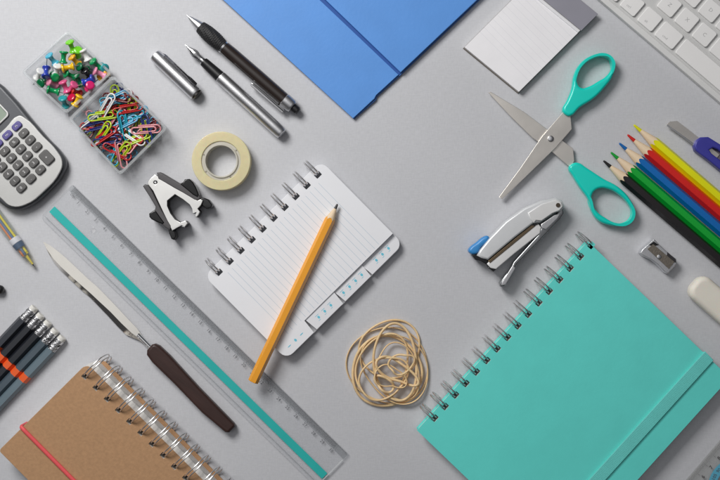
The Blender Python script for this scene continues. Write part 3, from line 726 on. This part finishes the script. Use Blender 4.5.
link('staple_channel', flat([q([(104, 336), (200, 256), (264, 204), (280, 206), (200, 272), (112, 344)])], 0.0060, 0.0146, 0.0004), mat('brass_brown_channel', (120, 104, 84), 0.4, 0.7), st)
link('base_arm', flat([q([(384, 140), (386, 160), (372, 182), (300, 258), (212, 350), (196, 380), (166, 430), (152, 432), (148, 418), (166, 392), (188, 366), (200, 340), (290, 240), (306, 206), (340, 182), (368, 152)])], 0.0030, 0.0130, 0.0010), mat('base_metal', (150, 152, 154), 0.25, 0.9), st, smooth=60)
link('anvil', flat([q([(196, 352), (206, 362), (170, 424), (154, 426), (158, 412)])], 0.0130, 0.0142, 0.0004), M['steel'], st)
link('hinge_bracket', flat([q([(300, 200), (350, 166), (372, 160), (362, 178), (318, 220), (302, 214)])], 0.0060, 0.0150, 0.0005), M['steel'], st)
link('nose', flat([q([(33, 297), (40, 285), (62, 268), (92, 245), (104, 243), (110, 251), (102, 266), (80, 284), (68, 304), (52, 312), (37, 306)])], 0.0030, 0.0150, 0.0020, smooth=True), mat('blue_nose_plastic', (62, 146, 214), 0.35, 0, 0.05), st, smooth=70)
link('striker', flat([q([(44, 314), (66, 310), (84, 328), (104, 332), (100, 346), (112, 362), (136, 366), (124, 376), (98, 348), (76, 336), (58, 332)])], 0.0040, 0.0140, 0.0005), mat('dark_metal', (58, 58, 60), 0.35, 0.9), st)

# ---------------------------------------------------------------- utility knife
kn = T('utility_knife', 'retractable cutter with violet blue handle and bare steel blade', 'utility knife', 690, 138, 41, 0.006)
q = lambda pts, h=0.006: kn.poly(pts, 650, 100, 1 / 6, h)
link('blade', flat([q([(98, 150), (122, 128), (166, 124), (230, 172), (310, 236), (420, 326), (400, 352), (270, 276), (190, 214), (106, 156)])], 0.0040, 0.0046, 0.0001), M['satin'], kn)
link('cutting_edge', flat([q([(98, 150), (108, 146), (276, 266), (270, 278), (190, 216), (106, 157)])], 0.0046, 0.0048, 0.00008), M['chrome'], kn)
pb = mat('violet_blue_plastic', (62, 62, 158), 0.38, 0, 0.08, 1000)
hd = q([(262, 278), (272, 244), (300, 224), (346, 222), (420, 268), (640, 440), (950, 690), (960, 760), (900, 800), (420, 424), (340, 358), (270, 306)])
slot = q([(352, 300), (372, 288), (400, 296), (620, 462), (800, 604), (790, 632), (760, 622), (420, 362), (366, 322)])
link('handle', flat([hd, slot], 0.0006, 0.0085, 0.0014), pb, kn, smooth=60)
link('slot_track', flat([slot], 0.0010, 0.0038, 0.0002), mat('grey_track', (120, 112, 120), 0.5, 0.3), kn)
link('slider', flat([q([(430, 352), (450, 336), (520, 392), (500, 410)])], 0.0050, 0.0105, 0.0008), M['black'], kn)

# ---------------------------------------------------------------- sharpener
sh = T('pencil_sharpener', 'tiny metal wedge pencil sharpener above the eraser', 'pencil sharpener', 658.5, 255.5, 40, 0.009)
q = lambda pts, h=0.009: sh.poly(pts, 630, 220, 0.25, h)
mg = mat('magnesium', (222, 223, 226), 0.34, 0.85, 0.3, 1200, 0.05)
bm = flat([q([(42, 132), (50, 118), (96, 76), (104, 82), (120, 100), (150, 128), (186, 156), (188, 176), (152, 215), (140, 208), (112, 178), (86, 158), (56, 144)])], 0.0004, 0.0085, 0.0007)
link('body', bm, mg, sh, smooth=50)
link('blade', flat([q([(70, 116), (92, 96), (178, 168), (156, 196)])], 0.0088, 0.0094, 0.0001), mat('blade_steel_warm', (176, 166, 152), 0.25, 1.0, 0.2), sh)
x_, y_ = q([(116, 147)])[0]
link('screw', lathe([(0.0093, 2.4 * sh.k), (0.0100, 2.3 * sh.k), (0.0104, 1.3 * sh.k)], 20, 0, 0, mtx=Matrix.Translation((x_, y_, 0)) @ Matrix.Rotation(-PI / 2, 4, 'Y')), M['chrome'], sh)
link('cone_opening', flat([q([(76, 100), (96, 86), (116, 100), (92, 106)])], 0.0086, 0.0088, 0.00005), M['black'], sh)
link('grip_recess', flat([q([(150, 128), (182, 156), (186, 170), (176, 170), (148, 142)])], 0.0086, 0.0089, 0.0001), mat('recess_dark', (84, 82, 84), 0.4, 0.8), sh)

# ---------------------------------------------------------------- eraser
er = T('eraser', 'rounded cream white eraser cropped by the right edge', 'eraser', 714, 300.5, 41.5, 0.008)
k = er.k
bm = flat([rr(-27.5 * k, -13.4 * k, 42 * k, 13.6 * k, 10.5 * k, 10)], 0.0002, 0.0125, 0.0042, bres=6)
link('eraser_block', bm, mat('cream_rubber', (244, 239, 226), 0.55, 0, 0.15, 300, 0.025, 70, sub=0.15), er, smooth=80)

# ---------------------------------------------------------------- set square at the corner
ss = T('set_square', 'clear plastic set square with a light blue dial at the bottom right corner', 'set square', 686.5, 480, -49.5, 0.0015)
k = ss.k   # x up-right along its long edge; body on -y (to the lower right)
link('plate', flat([[(-70 * k, 0), (130 * k, 0), (30 * k, -100 * k)]], 0.0002, 0.0022, 0.0004), clear('clear_square_plastic', (0.95, 0.95, 0.94), 1.45, 0.12, 0.04), ss)
ax, ay = 28 * k, -48 * k + 0.0
def arcband(r0, r1, z0, z1, a0=0, a1=360, n_=60):
    return flat([circ(ax, ay, r1, n_), circ(ax, ay, r0, n_)], z0, z1, 0.00002)
link('dial_band', arcband(26 * k, 34 * k, 0.00225, 0.0024), mat('light_blue_print', (96, 178, 206), 0.45), ss)
bm = bmesh.new()
for i in range(160):
    x = (-60 + i * 1.2) * k; ln = 6 if i % 10 == 0 else 3.4
    quad(bm, x - 0.00009, -(1 + ln) * k, x + 0.00009, -1 * k, 0.00226)
for i in range(1, 15): text(bm, str(i), 5.2 * k, (-60 + i * 12.2) * k, -10.4 * k, 0.00226, bold=0.02)
for i in range(24):
    a = R(15 * i); text(bm, str((i * 15) % 180), 4.6 * k, ax + 30 * k * math.cos(a), ay + 30 * k * math.sin(a), 0.00245, a - PI / 2, 0.01)
link('scale_marks', bm, mat('dark_print', (84, 82, 84), 0.6), ss, smooth=0)

# ---------------------------------------------------------------- calculator
ca = T('calculator', 'silver and black pocket calculator with dark grey keys at the left edge', 'calculator', 17, 126.5, -43.5, 0.011)
k = ca.k     # x up-right, y up-left; origin near the topmost violet key
cs = mat('charcoal_case', (84, 86, 90), 0.35, 0.2, 0.1, 1200)
sv = mat('pale_silver_face', (196, 196, 194), 0.4, 0.35, 0.15, 1500, 0.02)
# extents: right side x=+14, left x=-62; bottom y=-66..-60, top y=+70
def caseline(e):
    x0, x1 = -65 * k - e, 13.2 * k + e
    return [(x1, 60 * k), (x1, -30 * k), (x1, -48 * k), (x1 - 3.2 * k, -57.8 * k - e), (x1 - 13 * k, -64.0 * k - e), (x1 - 37 * k, -67.0 * k - e), (x0 + 16 * k, -64 * k - e), (x0 + 4 * k, -56 * k), (x0, -42 * k), (x0, 60 * k), (x0 + 8 * k, 72 * k), (x1 - 8 * k, 72 * k)]
link('case', flat([caseline(0.6 * k)], 0.0004, 0.0098, 0.0030, smooth=True, bres=4), cs, ca, smooth=70)
fx0, fx1 = -60 * k, 11.5 * k
link('face_plate', flat([[(fx1 - 3 * k, 7 * k), (fx1, 2 * k), (fx1 + 0.8 * k, -25 * k), (fx1 + 0.6 * k, -46 * k), (fx1 - 3 * k, -57 * k), (fx1 - 12 * k, -62.8 * k), (fx1 - 36 * k, -65.8 * k), (fx0 + 12 * k, -62.5 * k), (fx0 + 1 * k, -54 * k), (fx0 - 1 * k, -42 * k), (fx0, 2 * k), (fx0 + 3 * k, 7 * k), (fx0 + 20 * k, 7 * k), (fx1 - 20 * k, 7 * k)]], 0.0096, 0.0114, 0.0007, smooth=True), sv, ca, smooth=60)
link('screen_frame', flat([rr(-54 * k, 13.5 * k, 3.5 * k, 44 * k, 4 * k), rr(-52 * k, 15.5 * k, 1.5 * k, 42 * k, 3 * k)], 0.0096, 0.0112, 0.0005), sv, ca)
link('screen', flat([rr(-52 * k, 15.5 * k, 1.5 * k, 42 * k, 3 * k)], 0.0097, 0.0101, 0.0001), mat('greenish_lcd', (148, 162, 146), 0.15, 0, coat=0.6), ca)
kg = mat('dark_grey_key', (94, 93, 92), 0.4, 0, 0.1, 1200, 0.03); kp = mat('violet_key', (92, 84, 148), 0.4, 0, 0.1, 1200); kt = mat('key_print', (214, 214, 214), 0.6)
lab = [['MC', 'MR', 'M+', 'M-'], ['C', '\u221a', '%', '\u00f7'], ['7', '8', '9', '\u00d7'], ['4', '5', '6', '-'], ['1', '2', '3', '+'], ['0', '.', '=', '']]
for r__ in range(6):
    for c in range(4):
        s = lab[r__][c]
        if s == '': continue
        cx = (-(3 - c) * 13.05 + 0.5) * k; cyy = (-r__ * 9.5 - (0.4 if r__ > 0 else 0)) * k
        hw, hh = 5.3 * k, 3.8 * k
        if s == '+' : cyy = (-4.52 * 9.5 - 0.3) * k; hh = 7.2 * k; hw = 5.6 * k
        if r__ == 0: hh = 3.5 * k
        rad_ = min(hw, hh) * (0.72 if s != '+' else 0.45)
        bm = flat([rr(cx - hw, cyy - hh, cx + hw, cyy + hh, rad_, 6)], 0.0113, 0.0133, 0.0008, bres=3)
        ko = link('key', bm, kp if r__ == 0 else kg, ca, smooth=50)
        b2 = bmesh.new(); text(b2, s, (3.9 if len(s) == 1 else 2.7) * k, cx, cyy, 0.01335, bold=0.01)
        link('legend', b2, kt, ko, smooth=0)

# ---------------------------------------------------------------- clear case with two trays
bxm = T('plastic_case', 'clear plastic hinged case whose two open trays hold pins and paper clips', 'storage case', 71, 122, 42.3, 0.0)
# frame x down-right, y up-right ; one unit tray each side of the hinge
k = bxm.k
def corner(T_, pts, h): return [T_.P(x, y, h) for x, y in pts]
trayA = [(28, 74.5), (72.5, 34.5), (114.5, 75.5), (71, 114.5)]
trayB = [(76.0, 121.5), (118.5, 80.0), (170.5, 130.5), (125.5, 175.5)]
def tray(outline, z0, z1, wall, name):
    ctr = (sum(p[0] for p in outline) / 4, sum(p[1] for p in outline) / 4)
    def ins(d):
        o = []
        for p in outline:
            v = Vector((ctr[0] - p[0], ctr[1] - p[1])); v = v.normalized() * d
            o.append((p[0] + v.x, p[1] + v.y))
        return o
    def rnd_(pts, r):
        out = []
        for i in range(4):
            p0, p1, p2 = Vector(pts[i - 1]), Vector(pts[i]), Vector(pts[(i + 1) % 4])
            a_ = p1 + (p0 - p1).normalized() * r; b_ = p1 + (p2 - p1).normalized() * r
            for j in range(6):
                t_ = j / 5; out.append(((1 - t_) ** 2 * a_ + 2 * t_ * (1 - t_) * p1 + t_ * t_ * b_)[:])
        return out
    O = rnd_([bxm.P(*p, 0) for p in outline], 0.003); I = rnd_([bxm.P(*p, 0) for p in ins(2.2)], 0.0025)
    bm = flat([O, I], z0, z1, 0.0005)
    fl = flat([I], z0, z0 + 0.001, 0.0001)
    me = bpy.data.meshes.new('x'); fl.to_mesh(me); bm.from_mesh(me); fl.free(); bpy.data.meshes.remove(me)
    I2 = rnd_([bxm.P(*p, 0) for p in ins(-1.6)], 0.0035)
    rim = flat([I2, I], z1 + 0.0001, z1 + 0.0012, 0.0004)
    to = link(name, bm, M['clear'], bxm); link('rim', rim, M['rim'], to)
    return to
ta_ = tray(trayA, 0.0005, 0.013, 0.001, 'tray'); ta_['label'] = 'shallow clear tray of push pins'
tb_ = tray(trayB, 0.0005, 0.019, 0.001, 'tray'); tb_['label'] = 'deep clear tray of paper clips'
hg = bmesh.new()
A_, B2 = bxm.P(73.5, 118.5, .012), bxm.P(116.5, 78.0, .012)
tube([(A_[0], A_[1], 0.0125), (B2[0], B2[1], 0.0125)], 0.0013, seg=10, bm=hg)
link('hinge', hg, clear('hinge_plastic', (0.9, 0.91, 0.92), 1.45, 0.1, 0.25), bxm)

# push pins: body profile along x
pcol = {'lime green': (120, 214, 44), 'green': (14, 150, 86), 'dark green': (8, 104, 62), 'light blue': (84, 186, 214), 'white': (232, 232, 230),
        'amber': (240, 178, 34), 'yellow': (244, 196, 30), 'black': (32, 32, 34), 'blue': (44, 66, 176), 'pink': (234, 96, 148), 'pale pink': (240, 150, 182),
        'magenta': (216, 38, 110), 'teal': (50, 160, 166), 'crimson': (196, 24, 66), 'red': (206, 40, 44)}
pm_ = {n_: mat('pin_' + n_.replace(' ', '_'), c, 0.22, 0, 0.0, var=0.02, coat=0.3, sub=0.1) for n_, c in pcol.items()}
u_ = 0.00072
prof = [(0, 3.2), (0.3, 4.4), (0.9, 5.0), (2.0, 4.9), (2.6, 3.9), (3.6, 3.0), (7.5, 2.5), (10.6, 3.0), (11.4, 3.9), (11.9, 4.5), (12.9, 4.7), (13.6, 4.0), (13.9, 1.2)]
pbm = lathe([(x * u_, r * u_) for x, r in prof], 24); pmesh = bpy.data.meshes.new('pin_body'); pbm.to_mesh(pmesh); pbm.free()
nbm = lathe([(13.6 * u_, 0.65 * u_), (25 * u_, 0.6 * u_), (27.5 * u_, 0.08 * u_)], 10); nmesh = bpy.data.meshes.new('pin_needle'); nbm.to_mesh(nmesh); nbm.free()
for me in (pmesh, nmesh):
    for p in me.polygons: p.use_smooth = True
    me.set_sharp_from_angle(angle=R(50))
nmesh.materials.append(M['chrome'])
pins = [  # colour, head end, other end in the zoom (x20+.198, y25+.198), height mm, label tail
 ('white', (112, 232), (78, 268), 6, 'push pin at the left corner of the shallow tray'),
 ('pale pink', (145, 288), (180, 296), 5, 'push pin half hidden above the green one at the left'),
 ('dark green', (108, 300), (128, 280), 9, 'push pin seen end on at the left wall of the shallow tray'),
 ('green', (186, 270), (160, 250), 5, 'push pin under the upright blue pin at the left'),
 ('amber', (262, 160), (292, 196), 8, 'push pin below the lime pin near the top of the heap'),
 ('white', (318, 125), (342, 178), 10, 'push pin near the top right wall of the shallow tray'),
 ('white', (196, 205), (176, 250), 7, 'push pin buried between the light blue and green pins'),
 ('dark green', (300, 212), (336, 222), 6, 'push pin in the middle beside the black pin'),
 ('black', (328, 228), (350, 262), 5, 'push pin, the only one of its colour in the heap'),
 ('green', (232, 246), (276, 262), 7, 'push pin in the centre above the pink pins'),
 ('dark green', (282, 258), (312, 304), 8, 'push pin under the needle of the pink pin'),
 ('red', (262, 330), (298, 344), 5, 'push pin low in the heap under the pink pins'),
 ('lime green', (300, 128), (282, 150), 9, 'push pin lying low right of the tallest lime one'),
 ('lime green', (254, 84), (266, 132), 13, 'push pin at the very top corner of the heap'),
 ('green', (224, 132), (216, 196), 13, 'push pin with wide collars near the top of the heap'),
 ('light blue', (148, 152), (176, 192), 9, 'push pin alone near the upper left wall'),
 ('blue', (134, 266), (130, 210), 11, 'push pin standing upright in the left of the heap'),
 ('yellow', (212, 222), (276, 206), 12, 'push pin across the middle under the green collared one'),
 ('green', (368, 182), (404, 214), 11, 'push pin along the right wall of the shallow tray'),
 ('teal', (436, 222), (402, 204), 8, 'push pin tucked in at the right corner'),
 ('pale pink', (376, 232), (428, 254), 11, 'push pin by the right corner above the yellow one'),
 ('amber', (446, 238), (398, 268), 7, 'push pin against the hinge wall at the right corner'),
 ('blue', (374, 268), (318, 292), 12, 'push pin lying near the hinge wall at the right'),
 ('magenta', (362, 306), (340, 318), 12, 'push pin seen end on beside the hinge wall'),
 ('green', (138, 326), (198, 338), 11, 'push pin lying along the lower left wall'),
 ('pink', (218, 284), (236, 336), 12, 'push pin pointing down in the centre of the heap'),
 ('pink', (282, 300), (238, 330), 10, 'push pin crossing its twin, needle towards the hinge'),
 ('teal', (220, 368), (224, 412), 9, 'push pin at the bottom corner of the shallow tray'),
 ('crimson', (262, 366), (284, 392), 8, 'push pin between the teal and yellow pins at the bottom'),
 ('yellow', (306, 356), (272, 410), 11, 'push pin at the bottom corner against the hinge wall'),
]
for cname, a_, b_, hh, tail in pins:
    h = hh / 1000.0 + 0.001
    pa = W(20 + a_[0] * .198, 25 + a_[1] * .198, h); pb2 = W(20 + b_[0] * .198, 25 + b_[1] * .198, h)
    d = pb2 - pa; L0 = 13.6 * u_
    flatlen = min(d.length, L0 * 0.98); el_ = math.acos(flatlen / L0)
    e = bpy.data.objects.new('push_pin', None); COL.objects.link(e); e.empty_display_size = 0.005
    dirv = Vector((d.x, d.y, 0)).normalized() * math.cos(el_) + Vector((0, 0, -math.sin(el_)))
    e.location = pa + Vector((0, 0, max(0, math.sin(el_) * L0 * 0.5)))
    e.rotation_euler = dirv.to_track_quat('X', 'Z').to_euler()
    e['label'] = cname + ' ' + tail; e['category'] = 'push pin'; e['group'] = 'push pins in the shallow tray'
    o = bpy.data.objects.new('body', pmesh); 
    if not pmesh.materials: pmesh.materials.append(pm_[cname])
    o.material_slots
    COL.objects.link(o); o.parent = e; o.material_slots[0].link = 'OBJECT'; o.material_slots[0].material = pm_[cname]
    o = bpy.data.objects.new('needle', nmesh); COL.objects.link(o); o.parent = e

# paper clips
def clip_mesh():
    Lc, w = 0.0235, 0.0062; r = w / 2; r2 = r * 0.78; r3 = r * 0.58
    pts = [(Lc * .25, r, 0), (Lc - r, r, 0)]
    pts += [(Lc - r + r * math.sin(a), r * math.cos(a), 0) for a in [PI * i / 8 for i in range(1, 8)]]
    pts += [(Lc - r, -r, 0), (r2, -r, 0)]
    pts += [(r2 - r2 * math.sin(a), -r + r2 - r2 * math.cos(a), 0) for a in [PI * i / 8 for i in range(1, 8)]]
    yy = -r + 2 * r2
    pts += [(r2, yy, 0.0002), (Lc - r * 1.2 - r3, yy, 0.0004)]
    pts += [(Lc - r * 1.2 - r3 + r3 * math.sin(a), yy - r3 + r3 * math.cos(a), 0.0004) for a in [PI * i / 6 for i in range(1, 6)]]
    pts += [(Lc - r * 1.2 - r3, yy - 2 * r3, 0.0004), (Lc * .3, yy - 2 * r3, 0.0004)]
    bm = tube([(x - Lc / 2, y, z) for x, y, z in pts], 0.00066, seg=8)
    me = bpy.data.meshes.new('paper_clip'); bm.to_mesh(me); bm.free()
    for p in me.polygons: p.use_smooth = True
    return me
cme = clip_mesh()
ccol = {'white': (236, 234, 234), 'red': (190, 36, 36), 'turquoise': (40, 166, 190), 'dark blue': (34, 50, 116), 'lime': (186, 212, 40), 'maroon': (120, 34, 34), 'sky blue': (96, 176, 214), 'pale pink': (226, 150, 156)}
cm_ = {n_: mat('clip_' + n_.replace(' ', '_'), c, 0.25, 0, var=0.02, coat=0.3) for n_, c in ccol.items()}
cme.materials.append(cm_['white'])
zones = [('at the upper hinge corner', .10, .84), ('along the upper right wall', .5, .86), ('at the right corner', .86, .80),
         ('along the hinge wall', .16, .5), ('in the middle', .5, .5), ('beside the lower right wall', .80, .5),
         ('at the left corner', .20, .18), ('along the lower left wall', .5, .15), ('at the bottom corner', .8, .16)]
P0, PX, PY = Vector((76.5, 121.5)), Vector((49.0, 53.0)), Vector((42.5, -41.5))
r3_ = random.Random(11)
lay = 0; jobs = [(zn, cn) for zn in zones for cn in ccol]; r3_.shuffle(jobs)
# the lowest layer reads as the tray's dark tangle, the last ones lie on top
for i, ((zt, fx, fy), cn) in enumerate(jobs):
    fx2 = min(.80, max(.20, fx + r3_.uniform(-.10, .10))); fy2 = min(.80, max(.20, fy + r3_.uniform(-.10, .10)))
    pp = P0 + PX * fx2 + PY * fy2
    h = 0.0025 + 0.0140 * (i / len(jobs)) * (1 - 0.25 * (abs(fx2 - .5) + abs(fy2 - .5)))
    w = W(pp.x, pp.y, 0)
    o = bpy.data.objects.new('paper_clip', cme); COL.objects.link(o)
    o.location = (w.x, w.y, h)
    o.rotation_euler = (r3_.uniform(-.45, .45), r3_.uniform(-.22, .22), R(r3_.choice([40, 70, 20, 0, -40, 90, 55, 35]) + r3_.uniform(-14, 14)))
    o.material_slots[0].link = 'OBJECT'; o.material_slots[0].material = cm_[cn]
    tag(o, f'{cn} wire paper clip {zt} of the clip tray', 'paper clip', 'paper clips heaped in the deep tray')

# ---------------------------------------------------------------- rubber bands
rb = mat('tan_rubber', (238, 206, 158), 0.42, 0, 0.3, 900, 0.06, 300, sub=0.15)
bands = [ # cx, cy, a, b, rot deg, z mm, wobble, label (zoom coords x330+.25, y300+.25)
 (232, 262, 156, 158, 10, 1.0, .05, 'widest tan rubber band around the outside of the coil'),
 (240, 196, 124, 112, -8, 2.0, .06, 'rubber band arching highest above the coil'),
 (226, 286, 146, 132, 25, 2.6, .05, 'rubber band forming the lower left rim of the coil'),
 (262, 272, 140, 128, -50, 3.6, .07, 'rubber band bulging to the right side of the coil'),
 (210, 268, 128, 104, 62, 4.4, .07, 'rubber band crossing the upper left of the coil'),
 (262, 250, 88, 148, 8, 6.2, .05, 'pale upright oval rubber band lying on top'),
 (272, 290, 116, 84, -62, 5.8, .08, 'rubber band sweeping through the lower right of the coil'),
 (214, 312, 110, 72, 38, 6.8, .08, 'rubber band looping low near the bottom of the coil'),
 (264, 284, 84, 40, -36, 7.6, .16, 'kinked rubber band folded across the middle'),
 (240, 308, 58, 46, -40, 8.2, .18, 'small rubber band loop at the very centre'),
 (286, 256, 56, 34, 35, 8.6, .16, 'small curled rubber band right of the centre'),
 (218, 336, 40, 26, -30, 7.8, .12, 'smallest rubber band curl near the bottom'),
]
for i, (cx, cy_, a, b, rot, zz, wb, lb) in enumerate(bands):
    pts = []; ph = rnd.uniform(0, 6); c, s = math.cos(R(rot)), math.sin(R(rot))
    base = W(330 + cx * .25, 300 + cy_ * .25, zz / 1000)
    for j in range(72):
        t_ = 2 * PI * j / 72
        f = 1 + wb * math.sin(2 * t_ + ph) + wb * 0.6 * math.sin(3 * t_ + ph * 2)
        x, y = a * .25 * U * f * math.cos(t_), b * .25 * U * f * math.sin(t_)
        z = zz / 1000 + 0.0011 * math.sin(2 * t_ + ph * 1.7) + 0.0005 * math.sin(5 * t_ + ph)
        pts.append((x * c - y * s, x * s + y * c, max(0.0008, z) ))
    bm = tube(pts, 0.00108, closed=True, seg=8, flatten=(0.55, 0.8, 1.0)[i % 3])
    o = link('rubber_band', bm, rb, None, smooth=60); o.location = (base.x, base.y, 0)
    tag(o, lb, 'rubber band', 'tangled rubber bands in one coil')
